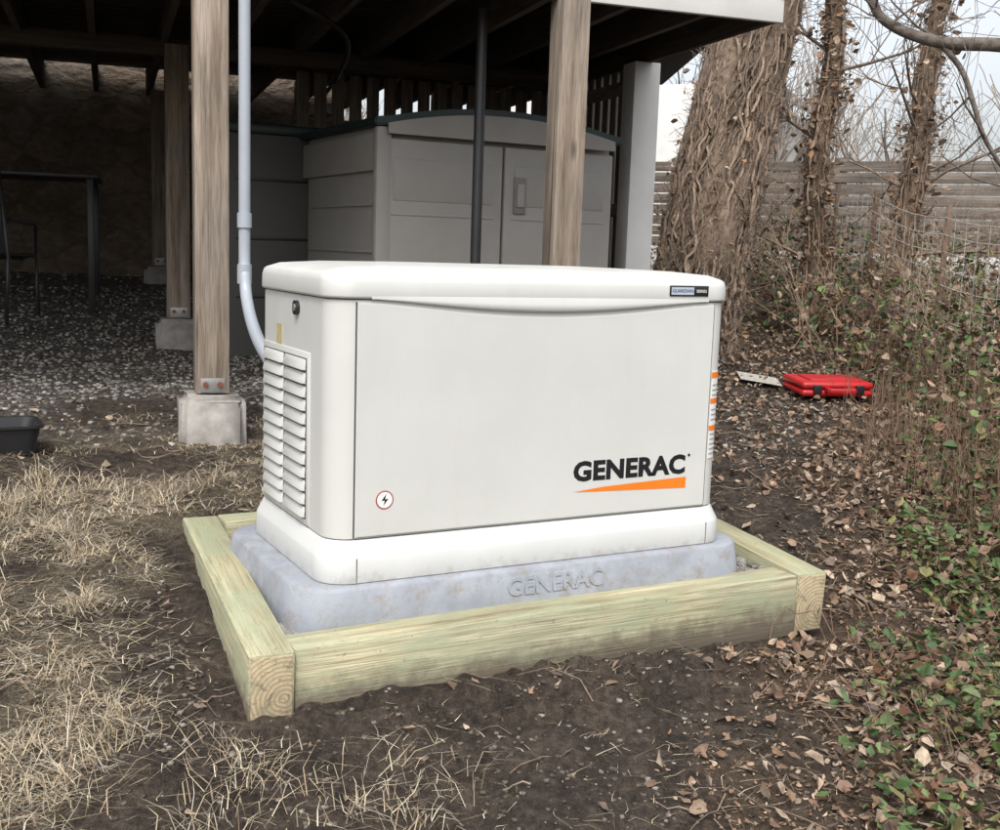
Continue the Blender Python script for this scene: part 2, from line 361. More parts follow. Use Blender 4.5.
def leaves(x,y,size,lift,pal,zoff=0.004,tilt=.5):
    n=len(x);z=ground(x,y)+zoff+rng.uniform(0,1,n)**2*lift
    s=size*rng.uniform(.5,1.3,n);az=rng.uniform(0,2*math.pi,n)
    base=np.array([[0,0,0],[.32,.30,.12],[.75,.26,.10],[1.05,0,.0],[.75,-.26,.10],[.32,-.30,.12]])
    L=np.repeat(base[None],n,0)*s[:,None,None];L[:,:,2]*=rng.uniform(-1,2.2,n)[:,None]
    L[:,3,2]+=s*rng.uniform(-.2,.45,n);L[:,:,1]*=rng.uniform(.5,1.4,n)[:,None];L[:,1:,:2]+=rng.normal(0,.06,(n,5,2))*s[:,None,None]
    tx=rng.normal(0,tilt,n);ty=rng.normal(0,tilt,n)
    cy,sy=np.cos(ty),np.sin(ty);a=L[:,:,0]*cy[:,None]+L[:,:,2]*sy[:,None];b=-L[:,:,0]*sy[:,None]+L[:,:,2]*cy[:,None];L[:,:,0]=a;L[:,:,2]=b
    cx,sx=np.cos(tx),np.sin(tx);a=L[:,:,1]*cx[:,None]-L[:,:,2]*sx[:,None];b=L[:,:,1]*sx[:,None]+L[:,:,2]*cx[:,None];L[:,:,1]=a;L[:,:,2]=b
    ca,sa=np.cos(az),np.sin(az);a=L[:,:,0]*ca[:,None]-L[:,:,1]*sa[:,None];b=L[:,:,0]*sa[:,None]+L[:,:,1]*ca[:,None];L[:,:,0]=a;L[:,:,1]=b
    L[:,:,2]-=np.minimum(L[:,:,2].min(1),0)[:,None]*.8
    V=(L+np.stack([x,y,z],-1)[:,None,:]).reshape(-1,3)
    q=np.arange(n)[:,None]*6;F=np.concatenate([q+np.array([[0,1,2,3]]),q+np.array([[0,3,4,5]])])
    c=np.repeat(np.array(pal)[rng.integers(0,len(pal),n)]*rng.uniform(.6,1.3,(n,1)),6,0);return V,F,c
brown=[(.19,.122,.078),(.245,.165,.11),(.15,.098,.064),(.30,.225,.16),(.10,.068,.048),(.21,.125,.075),(.34,.27,.20)]
lm=MB()
x,y=sample(34000,.2,6,-1.9,4.5,lambda x,y:m_leaf(x,y)*(.35+.65*(vn(x*4,y*4,1)>-.1)))
lm.add(*leaves(x,y,.036,.03,brown))
x,y=sample(24000,.3,2.6,-1.6,.6,lambda x,y:m_leaf(x,y)*.6)
lm.add(*leaves(x,y,.014,.008,brown))
x,y=sample(900,-.9,2.5,-1.5,.6,lambda x,y:.22+0*x);lm.add(*leaves(x,y,.030,.004,brown,tilt=.35))
x,y=sample(6000,1.5,5,.3,4.5,lambda x,y:.5+0*x);lm.add(*leaves(x,y,.034,.004,brown,tilt=.4))
x,y=sample(500,-2.2,1.5,1,3.5,lambda x,y:.5+0*x);lm.add(*leaves(x,y,.035,.004,brown,tilt=.3))
lm.obj("fallen_leaves",M_leaf)
iv=MB()
def p_ivy(x,y):
    d=.9*x-1.5-y
    return ss(d,.05,.6)*(vn(x*3.2,y*3.2,0)>-.14)*.9
greens=[(.07,.115,.03),(.09,.135,.038),(.045,.08,.025),(.13,.12,.04),(.13,.06,.03),(.105,.14,.05),(.16,.11,.06),(.055,.095,.028)]
x,y=sample(23000,.9,5.5,-1.7,3,p_ivy)
iv.add(*leaves(x,y,.038,.15,greens+brown[:1],.01,.5))
x,y=sample(9500,.8,2.6,-1.7,.6,p_ivy)
iv.add(*leaves(x,y,.036,.10,greens+brown[:1],.01,.45))
x,y=sample(19000,2.3,6,-.4,4,lambda x,y:ss(.9*x-1.6-y,.0,.7)*(vn(x*2.6,y*2.6,2)>-.14))
iv.add(*leaves(x,y,.042,.50,greens+brown[:4],.02,.7))
for _ in range(1900):
    cx=rng.uniform(1.1,5);cy=rng.uniform(-1.5,2.6)
    if p_ivy(cx,cy)<=0:continue
    a=rng.uniform(0,6.28);P=[];px_,py_=cx,cy;hh=.09 if cx<2.6 else .42
    for k in range(6):
        P.append((px_,py_,float(ground(px_,py_))+.015+rng.uniform(0,hh)*(0<k<5)));a+=rng.normal(0,.5);px_+=.05*math.cos(a);py_+=.05*math.sin(a)
    tube(iv,P,.0016,4,(.15,.095,.06))
iv.obj("ground_ivy",M_leaf)
tw=MB()
for _ in range(2300):
    cx=rng.uniform(-.8,4.5);cy=rng.uniform(-1.6,3)
    if in_frame(cx,cy) or rng.random()>.18+.8*float(m_leaf(cx,cy)):continue
    a=rng.uniform(0,6.28);L=rng.uniform(.04,.24);P=[]
    for k in range(5):
        t=k/4-.5;q=(cx+math.cos(a)*L*t+rng.normal(0,.010),cy+math.sin(a)*L*t+rng.normal(0,.010));P.append((*q,float(ground(*q))+.004+rng.uniform(0,.012)))
    tube(tw,P,np.linspace(1,.4,5)*rng.uniform(.0009,.0028),4,np.array((.18,.135,.10))*rng.uniform(.5,1.5))
tw.obj("twigs",M_twig)
def stones(x,y,size,z=None,pal=((.18,.168,.153),(.25,.235,.21),(.12,.11,.10),(.21,.18,.145),(.32,.30,.275))):
    n=len(x);z=(ground(x,y) if z is None else z+0*x);s=size*rng.uniform(.4,1.4,n)
    cb=np.array([[a,b,c] for a in(-1,1) for b in(-1,1) for c in(-1,1)],float)*.5
    L=cb[None]*(1+rng.normal(0,.25,(n,8,3)));L[:,:,2]*=rng.uniform(.4,.8,n)[:,None];L*=s[:,None,None]
    a=rng.uniform(0,6.28,n);ca,sa=np.cos(a)[:,None],np.sin(a)[:,None];u=L[:,:,0]*ca-L[:,:,1]*sa;w=L[:,:,0]*sa+L[:,:,1]*ca;L[:,:,0]=u;L[:,:,1]=w
    V=(L+np.stack([x,y,z+s*.12],-1)[:,None,:]).reshape(-1,3);q=np.arange(n)[:,None]*8
    F=np.concatenate([q+np.array([f]) for f in ([0,1,3,2],[4,6,7,5],[0,4,5,1],[2,3,7,6],[0,2,6,4],[1,5,7,3])])
    return V,F,np.repeat(np.array(pal)[rng.integers(0,len(pal),n)]*rng.uniform(.7,1.2,(n,1)),8,0)
sm=MB()
x,y=sample(60000,-3,4.5,.9,8,lambda x,y:m_gravel(x,y)**1.3*ss(y,9,3)*.7)
sm.add(*stones(x,y,.015))
x,y=sample(14000,-1,2.2,-1.5,.9,lambda x,y:.5*(1-m_leaf(x,y))*(.3+.7*(vn(x*5,y*5,2)>0)));sm.add(*stones(x,y,.008,pal=((.08,.064,.05),(.12,.098,.078),(.055,.043,.034),(.20,.178,.153))))
sm.obj("gravel",M_stones,smooth=True)
# ------------------------------------------------------------------ timber frame
FL=Vector((-.252,-.175,-.09));FR=Vector((1.522,-.150,-.09));BL=Vector((-.150,.943,-.03));BR=Vector((1.612,.960,-.03))
tf=empty("timber_frame");W_=.108;HT=.185
def side_timber(A,B,inner,name):
    d=(B-A).normalized();n=Vector((-d.y,d.x,0)).normalized()*(W_/2*inner)+Vector((0,0,-HT/2))
    beam(name,A+n,B+n,W_,HT,M_pt,tf,bevel=.006)
    beam(name+"_end_grain",A+n-d*.0015,A+n+d*.004,W_-.012,HT-.012,M_end,tf,bevel=.001)
side_timber(FL,BL,-1,"left_timber");side_timber(FR,BR,1,"right_timber")
d=(FR-FL).normalized();n=Vector((-d.y,d.x,0))*W_/2
beam("front_timber",FL+d*(W_+.003)+n+Vector((0,0.003,-.094)),FR-d*(W_+.003)+n+Vector((0,.003,-.094)),W_,HT,M_pt,tf,bevel=.006)
d=(BR-BL).normalized();n=Vector((-d.y,d.x,0))*-W_/2
beam("back_timber",BL+d*(W_+.003)+n+Vector((0,0,-.094)),BR-d*(W_+.003)+n+Vector((0,0,-.094)),W_,HT,M_pt,tf,bevel=.006)
bed=MB();bed.add([(-.15,-.06,-.125),(1.5,-.04,-.125),(1.58,.87,-.10),(-.07,.87,-.10)],[[0,1,2,3]],(.12,.11,.10))
n=5200;x=rng.uniform(-.14,1.5,n);y=rng.uniform(-.05,.86,n);k=~((x>-.05)&(x<1.28)&(y>0)&(y<.66));x,y=x[k],y[k]
bed.add(*stones(x,y,.02,z=-.122+.025*y));bed.obj("gravel_bed",M_stones,tf)
# ------------------------------------------------------------------ generator
gen=empty("standby_generator")
L,W=1.22,.608
def ring(x0,x1,y0,y1,r,z,n=8):
    P=[]
    for cx,cy,a0 in ((x1-r,y1-r,0),(x0+r,y1-r,90),(x0+r,y0+r,180),(x1-r,y0+r,270)):
        for k in range(n+1):
            a=math.radians(a0+90*k/n);P.append((cx+r*math.cos(a),cy+r*math.sin(a),z))
    return np.array(P)
def loft(name,secs,mat,parent,angle=35,n=8):
    R=[ring(*s,n=n) for s in secs];m=len(R[0]);V=np.concatenate(R);me=bpy.data.meshes.new(name)
    F=[]
    for i in range(len(R)-1):
        for j in range(m):F.append((i*m+j,i*m+(j+1)%m,(i+1)*m+(j+1)%m,(i+1)*m+j))
    F.append(tuple(range(m))[::-1]);F.append(tuple((len(R)-1)*m+j for j in range(m)))
    me.from_pydata(V.tolist(),[],F);me.polygons.foreach_set("use_smooth",[True]*len(F));me.set_sharp_from_angle(angle=math.radians(angle))
    me.materials.append(mat);o=bpy.data.objects.new(name,me);COL.objects.link(o);o.parent=parent;return o
def sec(s,z,r=.07):return (-s,L+s,-s,W+s,max(r+s*.6,.01),z)
pad=loft("mounting_pad",[(-.10,1.32,-.062,.70,.12,-.13),(-.098,1.318,-.06,.698,.12,-.085),(-.085,1.305,-.048,.686,.11,-.012),(-.078,1.298,-.041,.679,.105,-.004),(-.068,1.288,-.032,.67,.095,-.002)],M_pad,gen,40)
loft("base_skirt",[sec(.021,0),sec(.0225,.004),sec(.0215,.060),sec(.019,.068),sec(.004,.100),sec(.001,.106)],M_skirt,gen,28)
loft("skirt_gap",[sec(-.006,.10),sec(-.006,.12)],M_gap,gen)
loft("cabinet_body",[sec(-.001,.1085),sec(.0005,.110),sec(.0005,.704),sec(-.002,.706)],M_shell,gen,30)
loft("lid_gap",[sec(-.008,.700),sec(-.008,.72)],M_gap,gen)
loft("lid",[sec(.003,.709),sec(.008,.712),sec(.009,.716),sec(.008,.750),sec(.004,.764),sec(-.003,.770),sec(-.014,.774),(.035,L-.035,.03,W-.03,.06,.782),(.12,L-.12,.10,W-.10,.06,.790),(.3,L-.3,.2,W-.2,.06,.794)],M_shell,gen,50)
ARC=lambda u:max(0,1-u*u)**1.4
def door():
    x0,x1,z0,z1=.066,1.155,.113,.700;bm=bmesh.new();pts=[]
    pts+=[(x0,z0),(x1,z0),(x1,z1)]
    for t in np.linspace(0,1,33):
        x=1.13-(1.13-.10)*t;u=(x-.615)/.515;pts.append((x,z1-.001-.034*ARC(u)))
    pts.append((x0,z1))
    vs=[bm.verts.new((p[0],-.001,p[1])) for p in pts];f=bm.faces.new(vs)
    r=bmesh.ops.extrude_face_region(bm,geom=[f]);ev=[e for e in r['geom'] if isinstance(e,bmesh.types.BMVert)]
    for v in ev:v.co.y=-.0065
    bmesh.ops.recalc_face_normals(bm,faces=bm.faces[:])
    es=[e for e in bm.edges if abs(e.verts[0].co.y+.0065)<1e-5 and abs(e.verts[1].co.y+.0065)<1e-5]
    bmesh.ops.bevel(bm,geom=es,offset=.0025,segments=2,affect='EDGES')
    me=bpy.data.meshes.new("front_door");bm.to_mesh(me);bm.free();me.polygons.foreach_set("use_smooth",[True]*len(me.polygons));me.set_sharp_from_angle(angle=math.radians(30))
    me.materials.append(M_shell);o=bpy.data.objects.new("front_door",me);COL.objects.link(o);o.parent=gen
door()
box("door_seam_l",(.0640,-.0004,.406),(.003,.003,.59),M_gap,gen,bevel=0)
box("door_seam_r",(1.1570,-.0004,.406),(.003,.003,.59),M_gap,gen,bevel=0)
xx=np.linspace(.10,1.13,49);Vl=[];zb=.711
for x in xx:
    u=(x-.615)/.515;d=ARC(u)
    Vl+=[(x,-.0088,zb+.006),(x,-.0092-.004*d,zb-.001-.012*d),(x,-.0092-.0045*d,zb-.002-.024*d),(x,-.0065-.002*d,zb-.004-.029*d),(x,-.001,zb-.004-.030*d)]
Vl=np.array(Vl);m=len(xx);Fl=[[5*i+k,5*i+k+1,5*(i+1)+k+1,5*(i+1)+k] for i in range(m-1) for k in range(4)]
mesh_obj("lid_front_lip",Vl,Fl,M_shell,gen,smooth=True,angle=60)
for x in (.066,1.157):
    box("skirt_seam",(x,-.0222,.033),(.0022,.001,.062),M_gap,gen,bevel=0)
# side intake louvers (left end)
y0,y1,z0,z1=.165,.535,.128,.548
box("louver_frame",(-.0015,(y0+y1)/2,(z0+z1)/2),(.006,y1-y0+.03,z1-z0+.03),M_shell,gen,bevel=.002)
box("louver_recess",(-.0046,(y0+y1)/2,(z0+z1)/2),(.003,y1-y0,z1-z0),simple("louver_shadow",(.10,.10,.095),.9),gen,bevel=0)
nl=12;dz=(z1-z0)/nl
for k in range(nl):
    zc=z0+dz*(k+.5)
    for ya,yb in ((y0+.004,(y0+y1)/2-.004),((y0+y1)/2+.004,y1-.004)):
        V=[];h=dz*.44
        prof=[(-.005,zc+h),(-.008,zc+h*.8),(-.015,zc-h*.55),(-.015,zc-h*.85),(-.011,zc-h*.85),(-.005,zc+h*.3)]
        for yy in (ya,ya+.01,yb-.01,yb):
            e=0.25 if yy in(ya,yb) else 1
            for (px_,pz_) in prof:V.append((-.005+(px_+.005)*e,yy,pz_))
        F=[[6*i+k2,6*i+(k2+1)%6,6*(i+1)+(k2+1)%6,6*(i+1)+k2] for i in range(3) for k2 in range(6)]
        mesh_obj("louver",V,F,M_shell,gen,smooth=True,angle=40)
def cyl(name,c,r,h,axis_,mat,parent,seg=32,r2=None):
    bm=bmesh.new();bmesh.ops.create_cone(bm,cap_ends=True,segments=seg,radius1=r,radius2=r if r2 is None else r2,depth=h)
    me=bpy.data.meshes.new(name);bm.to_mesh(me);bm.free();me.polygons.foreach_set("use_smooth",[True]*len(me.polygons));me.set_sharp_from_angle(angle=math.radians(40));me.materials.append(mat)
    o=bpy.data.objects.new(name,me);COL.objects.link(o)
    R={'X':Matrix.Rotation(math.radians(90),4,'Y'),'Y':Matrix.Rotation(math.radians(90),4,'X'),'Z':Matrix.Identity(4)}[axis_]
    o.matrix_world=Matrix.Translation(c)@R;o.parent=parent;return o
cyl("lock_ring",(-.004,.255,.672),.019,.012,'X',M_black,gen);cyl("lock_core",(-.011,.255,.672),.010,.004,'X',M_metal,gen)
box("side_label",(-.0008,.41,.585),(.002,.045,.07),simple("yellow_label",(.50,.42,.22),.5,.3,40),gen,bevel=0)
def text_mesh(name,s,x0,x1,z0,z1,y,mat,parent,ext=.0006,bold=0.0,shear=0,sp=1.0,surf=None):
    cu=bpy.data.curves.new(name,'FONT');cu.body=s;cu.extrude=.02;cu.offset=bold;cu.shear=shear;cu.space_character=sp;cu.resolution_u=3
    o=bpy.data.objects.new(name+"_c",cu);COL.objects.link(o);dg=bpy.context.evaluated_depsgraph_get();me=bpy.data.meshes.new_from_object(o.evaluated_get(dg))
    bpy.data.objects.remove(o);v=np.zeros(len(me.vertices)*3,np.float32);me.vertices.foreach_get("co",v);v=v.reshape(-1,3)
    mn,mx=v.min(0),v.max(0);q=np.zeros_like(v)
    q[:,0]=x0+(v[:,0]-mn[0])/(mx[0]-mn[0])*(x1-x0);q[:,2]=z0+(v[:,1]-mn[1])/(mx[1]-mn[1])*(z1-z0);q[:,1]=y-(v[:,2]-mn[2])/(mx[2]-mn[2])*ext
    if surf is not None:q[:,1]+=surf(q[:,2])
    me.vertices.foreach_set("co",q.ravel());me.name=name;me.materials.clear();me.materials.append(mat);ob=bpy.data.objects.new(name,me);COL.objects.link(ob);ob.parent=parent;return ob
DY=-.0067
text_mesh("lettering","GENERAC",.700,1.080,.212,.270,DY,M_ink,gen,bold=.045,sp=1.04)
cyl("registered_mark",(1.092,DY,.266),.0045,.001,'Y',M_ink,gen)
mesh_obj("orange_swoosh",[(.700,DY-.0006,.184),(1.085,DY-.0006,.170),(1.085,DY-.0006,.203),(.80,DY-.0006,.193)],[[0,1,2,3]],M_orange,gen)
cyl("round_decal_rim",(.144,DY,.205),.024,.001,'Y',simple("red_ink",(.35,.06,.05),.4),gen)
cyl("round_decal",(.144,DY-.0008,.205),.0205,.001,'Y',M_white,gen)
mesh_obj("bolt_symbol",[(.148,DY-.0016,.221),(.135,DY-.0016,.203),(.144,DY-.0016,.204),(.140,DY-.0016,.190),(.140,DY-.0016,.190),(.154,DY-.0016,.208),(.145,DY-.0016,.207),(.148,DY-.0016,.221)],[[0,1,2,6],[2,3,5,6]],M_ink,gen)
yb=-.0085
box("badge",(1.058,yb-.001,.739),(.135,.004,.030),M_ink,gen,bevel=.0015)
box("badge_plate",(1.034,yb-.0033,.739),(.078,.001,.021),M_ltblue,gen,bevel=0)
text_mesh("badge_text","GUARDIAN",.998,1.070,.735,.744,yb-.004,M_ink,gen,.0004)
text_mesh("badge_text_2","SERIES",1.082,1.118,.735,.743,yb-.0032,M_white,gen,.0004)
def wrap_label(name,s0,s1,z0,z1,mat,off=.0014):
    """strip measured along the shell surface, s=0 where the corner curve starts"""
    r=.0703;cx=L+.0005-r;cy=r-.0005;V=[];F=[];n=8
    for k in range(n+1):
        s=s0+(s1-s0)*k/n
        if s<0:p=(cx+s,-.0005-off)
        else:
            a=math.radians(270)+s/r;p=(cx+(r+off)*math.cos(a),cy+(r+off)*math.sin(a))
        for z in (z0,z1):V.append((*p,z))
    F=[[2*k,2*k+2,2*k+3,2*k+1] for k in range(n)]
    mesh_obj(name,V,F,mat,gen,smooth=True)
wrap_label("warning_label",.012,.056,.25,.51,M_white)
M_gink=simple("grey_ink",(.3,.3,.3),.5)
bands=((.488,.505),(.413,.428),(.333,.348))
for k,(za,zb_) in enumerate(bands):wrap_label("warning_band_%d"%k,.0125,.0555,za,zb_,M_orange,.0022)
for k in range(16):
    z=.262+k*.0145
    if any(za-.012<z<zb_+.004 for za,zb_ in bands):continue
    wrap_label("label_text_%d"%k,.018,.050,z,z+.004,M_gink,.0022)
text_mesh("pad_emboss","GENERAC",.48,.78,-.072,-.024,.001,M_pad,gen,ext=.0042,bold=.02,surf=lambda z:-.048-(-.012-z)*(.012/.073))
# ------------------------------------------------------------------ posts and deck
DS=Vector((.159,.987,0));DF=Vector((.987,-.159,0));ANG=math.atan2(-.159,.987)
P1=Vector((.27,2.26,0))
def footing(c,top,name="concrete_footing",s=.29,h=.4):
    g=empty(name)
    bm=bmesh.new();bmesh.ops.create_cube(bm,size=1)
    for v in bm.verts:
        k=1 if v.co.z<0 else .93
        v.co=Vector((v.co.x*s*k,v.co.y*s*k,v.co.z*h))
    bmesh.ops.bevel(bm,geom=bm.edges[:],offset=.03,segments=3,affect='EDGES');bmesh.ops.subdivide_edges(bm,edges=bm.edges[:],cuts=2)
    for v in bm.verts:v.co+=Vector((random.uniform(-1,1),random.uniform(-1,1),random.uniform(-1,1)))*.005
    me=bpy.data.meshes.new(name);bm.to_mesh(me);bm.free();me.materials.append(M_conc);me.polygons.foreach_set("use_smooth",[True]*len(me.polygons))
    o=bpy.data.objects.new("block",me);COL.objects.link(o);o.matrix_world=Matrix.Translation((c.x,c.y,top-h/2))@Matrix.Rotation(ANG,4,'Z');o.parent=g;return g
DZ=1.97
def post(c,top):
    g=empty("deck_post");beam("timber",(c.x,c.y,top+.004),(c.x,c.y,DZ+.02),.14,.14,M_post,g,bevel=.005)
    footing(c,top);R=Matrix.Rotation(ANG,4,'Z')
    box("bracket",None,(.10,.004,.06),M_metal,g,bevel=.001,M=Matrix.Translation(Vector((c.x,c.y,top+.04))-DS*.0735)@R)
    for dx in (-.03,.03):
        cyl("bolt",Vector((c.x,c.y,top+.045))-DS*.08+DF*dx,.011,.014,'Y',M_rust,g,6)
    return g
post(P1,.185);post(P1+DS*2.42,.34);post(P1+DS*4.75,.60)
post(Vector((1.84,2.0,0)),.14)
wp=empty("white_post");beam("column",(3.135,3.29,.1),(3.135,3.29,DZ),.17,.17,M_whitep,wp,bevel=.006)
pl=MB();tube(pl,[(1.62,2.45,-.05),(1.62,2.45,1.0),(1.62,2.45,DZ)],.026,16,(1,1,1));pl.obj("steel_pole",M_pole,smooth=True,angle=60)
deck=empty("wooden_deck")
O=P1-DF*6.2;LEN=6.2+2.67;DEP=5.1
def dp(u,v,z):return O+DF*u+DS*v+Vector((0,0,z))
k=0;u=.05
while u<LEN:
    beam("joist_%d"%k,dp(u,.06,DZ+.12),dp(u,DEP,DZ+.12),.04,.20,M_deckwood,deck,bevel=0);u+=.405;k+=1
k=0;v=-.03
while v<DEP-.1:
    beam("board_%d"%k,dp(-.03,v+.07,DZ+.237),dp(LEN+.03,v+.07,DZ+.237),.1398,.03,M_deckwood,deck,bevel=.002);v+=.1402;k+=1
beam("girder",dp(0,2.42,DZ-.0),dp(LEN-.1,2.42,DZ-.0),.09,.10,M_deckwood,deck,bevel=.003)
beam("front_fascia",dp(-.02,-.012,DZ+.125),dp(LEN+.02,-.012,DZ+.125),.03,.27,M_whitep,deck)
beam("side_fascia",dp(LEN+.012,.02,DZ+.125),dp(LEN+.012,DEP,DZ+.125),.03,.25,M_deckwood,deck)
for k in range(9):
    beam("rail_post",dp(k*LEN/8,.05,DZ+.25),dp(k*LEN/8,.05,DZ+1.25),.09,.09,M_whitep,deck)
beam("top_rail",dp(0,.05,DZ+1.26),dp(LEN,.05,DZ+1.26),.12,.04,M_whitep,deck)
hp=MB();tube(hp,spline([dp(6.6,.5,DZ-.02),dp(7.0,1.2,DZ-.05),dp(7.2,2.4,DZ-.06),dp(7.3,3.6,DZ-.08)]),.015,8,(1,1,1));hp.obj("hanging_cable",M_pole,smooth=True)
# ------------------------------------------------------------------ conduit
cd_=empty("pvc_conduit");pv=MB()
path=np.vstack([[(.37,2.1,1.97),(.37,2.1,1.3),(.37,2.1,.80)],spline([(.37,2.1,.72),(.36,2.03,.60),(.31,1.75,.50),(.24,1.35,.44),(.20,.95,.38),(.20,.60,.34)],6)])
tube(pv,path,.024,16,(1,1,1));pv.obj("pipe",M_pvc,cd_,smooth=True,angle=60)
for z,h in ((.92,.06),(.70,.08)):
    cyl("coupling",(.37,2.1,z),.030,h,'Z',M_pvc,cd_)
cyl("rear_box",(.2,.66,.34),.03,.08,'Y',M_pvc,cd_)
# ------------------------------------------------------------------ storage shed
sh=empty("storage_shed");x0,x1,y0,y1=1.34,2.80,3.05,4.25;zb=.0;zt=1.46
def prism(name,prof,y0,y1,mat,parent,bev=.01):
    bm=bmesh.new();vs=[bm.verts.new((p[0],y0,p[1])) for p in prof];f=bm.faces.new(vs)
    r=bmesh.ops.extrude_face_region(bm,geom=[f])
    for v in r['geom']:
        if isinstance(v,bmesh.types.BMVert):v.co.y=y1
    bmesh.ops.recalc_face_normals(bm,faces=bm.faces[:])
    if bev:bmesh.ops.bevel(bm,geom=[e for e in bm.edges if e.calc_face_angle(0)>.5],offset=bev,segments=2,affect='EDGES')
    me=bpy.data.meshes.new(name);bm.to_mesh(me);bm.free();me.polygons.foreach_set("use_smooth",[True]*len(me.polygons));me.set_sharp_from_angle(angle=math.radians(30));me.materials.append(mat)
    o=bpy.data.objects.new(name,me);COL.objects.link(o);o.parent=parent;return o
xm=(x0+x1)/2
box("carcass",(xm,(y0+y1)/2,(zb+zt)/2),(x1-x0-.02,y1-y0-.02,zt-zb),M_resin,sh,bevel=.03)
arch=lambda x:.09*max(0,1-((x-xm)/(.5*(x1-x0)))**2)
pr=[(x0-.04,zt-.01)]+[(x,zt+.030+arch(x)) for x in np.linspace(x0-.04,x1+.04,15)]+[(x1+.04,zt-.01)]
prism("lid",pr,y0-.05,y1+.03,M_green,sh,.008)
pg=[(x0+.03,zt-.05)]+[(x,zt-.005+arch(x)) for x in np.linspace(x0+.03,x1-.03,15)]+[(x1-.03,zt-.05)]
prism("gable",pg,y0-.062,y0-.051,M_resin,sh,.0)
for a,b in ((x0+.015,xm-.006),(xm+.006,x1-.015)):
    box("door",((a+b)/2,y0-.008,(zb+zt)/2-.02),(b-a,.035,zt-zb-.10),M_resin,sh,bevel=.012)
    for z in (.35,.68,1.0):
        box("door_rib",((a+b)/2,y0-.026,z),(b-a-.10,.008,.012),M_resin,sh,bevel=.003)
    box("upper_panel",((a+b)/2,y0-.024,1.18),(b-a-.12,.012,.22),M_resin,sh,bevel=.006)
box("handle_recess",(xm+.10,y0-.034,1.13),(.075,.012,.20),simple("recess",(.2,.19,.175),.7),sh,bevel=.005)
box("handle",(xm+.10,y0-.044,1.13),(.05,.02,.13),M_resin,sh,bevel=.01)
for z in (.3,.55,.8,1.05):
    box("side_rib",(x0+.004,(y0+y1)/2,z),(.014,y1-y0-.16,.018),M_resin,sh,bevel=.004)
box("side_upper_band",(x0-.004,(y0+y1)/2,1.32),(.03,y1-y0-.03,.20),M_resin,sh,bevel=.01)
box("corner_column",(x0+.02,y0-.004,zt/2),(.09,.06,zt-.02),M_resin,sh,bevel=.02)
cb=empty("storage_cabinet");box("body",(1.16,4.55,.80),(.60,.62,1.35),M_resin2,cb,bevel=.02);box("top",(1.16,4.55,1.50),(.66,.68,.06),M_green,cb,bevel=.015)
for z in (.5,.85,1.2):box("panel_line",(1.16,4.235,z),(.5,.01,.015),M_black,cb,bevel=.003)
# ------------------------------------------------------------------ slatted privacy fence
pf=empty("privacy_fence");E=Vector((2.905,1.83,0))
q=1.62;k=0
while q<3.2:
    p=E+DS*q;beam("slat_%d"%k,(p.x,p.y,.2),(p.x,p.y,DZ-.0),.09,.02,M_slat,pf,bevel=.003,up=DF);q+=.125;k+=1
for z in (.35,1.1,1.85):
    a=E+DS*1.55-DF*.03;b=E+DS*3.2-DF*.03;beam("rail",(a.x,a.y,z),(b.x,b.y,z),.035,.08,M_slat,pf)
pb=empty("privacy_fence");x=1.55
while x<3.35:
    beam("slat",(x,4.95-(x-1.5)*.16,.2),(x,4.95-(x-1.5)*.16,DZ-.01),.02,.085,M_slat,pb,bevel=.003,up=(1,0,0));x+=.118
beam("rail",(1.5,4.99,1.62),(3.4,4.69,1.62),.035,.09,M_slat,pb);beam("rail",(1.5,4.99,.6),(3.4,4.69,.6),.035,.09,M_slat,pb)
# ------------------------------------------------------------------ house behind
hs=empty("stone_house")
def wallbox(name,u0,u1,v0,v1,z0,z1,mat):
    c=(dp(u0,v0,0)+dp(u1,v1,0))/2;box(name,None,(u1-u0,v1-v0,z1-z0),mat,hs,bevel=0,M=Matrix.Translation((c.x,c.y,(z0+z1)/2))@Matrix.Rotation(ANG,4,'Z'))
wallbox("stone_wall",-2,7.75,5.11,5.5,0,2.6,M_stone)
M_siding=simple("siding",(.55,.52,.46),.7,.1);M_glass=simple("window_glass",(.05,.06,.07),.1)
wallbox("upper_wall",-2,7.75,5.15,5.45,2.603,5.4,M_siding)
wallbox("side_wall",7.35,7.75,5.502,13,0,5.4,M_stone)
wallbox("upper_window",3,4,5.10,5.147,3.2,4.6,M_whitep);wallbox("upper_glass",3.06,3.94,5.08,5.097,3.26,4.54,M_glass)
prr=[dp(-2.4,4.7,5.4),dp(8.1,4.7,5.4),dp(8.1,9.1,8.0),dp(-2.4,9.1,8.0),dp(-2.4,13.6,5.4),dp(8.1,13.6,5.4)]
mesh_obj("roof",[tuple(p) for p in prr],[[0,1,2,3],[3,2,5,4]],simple("shingles",(.08,.075,.07),.9,.3,20),hs)
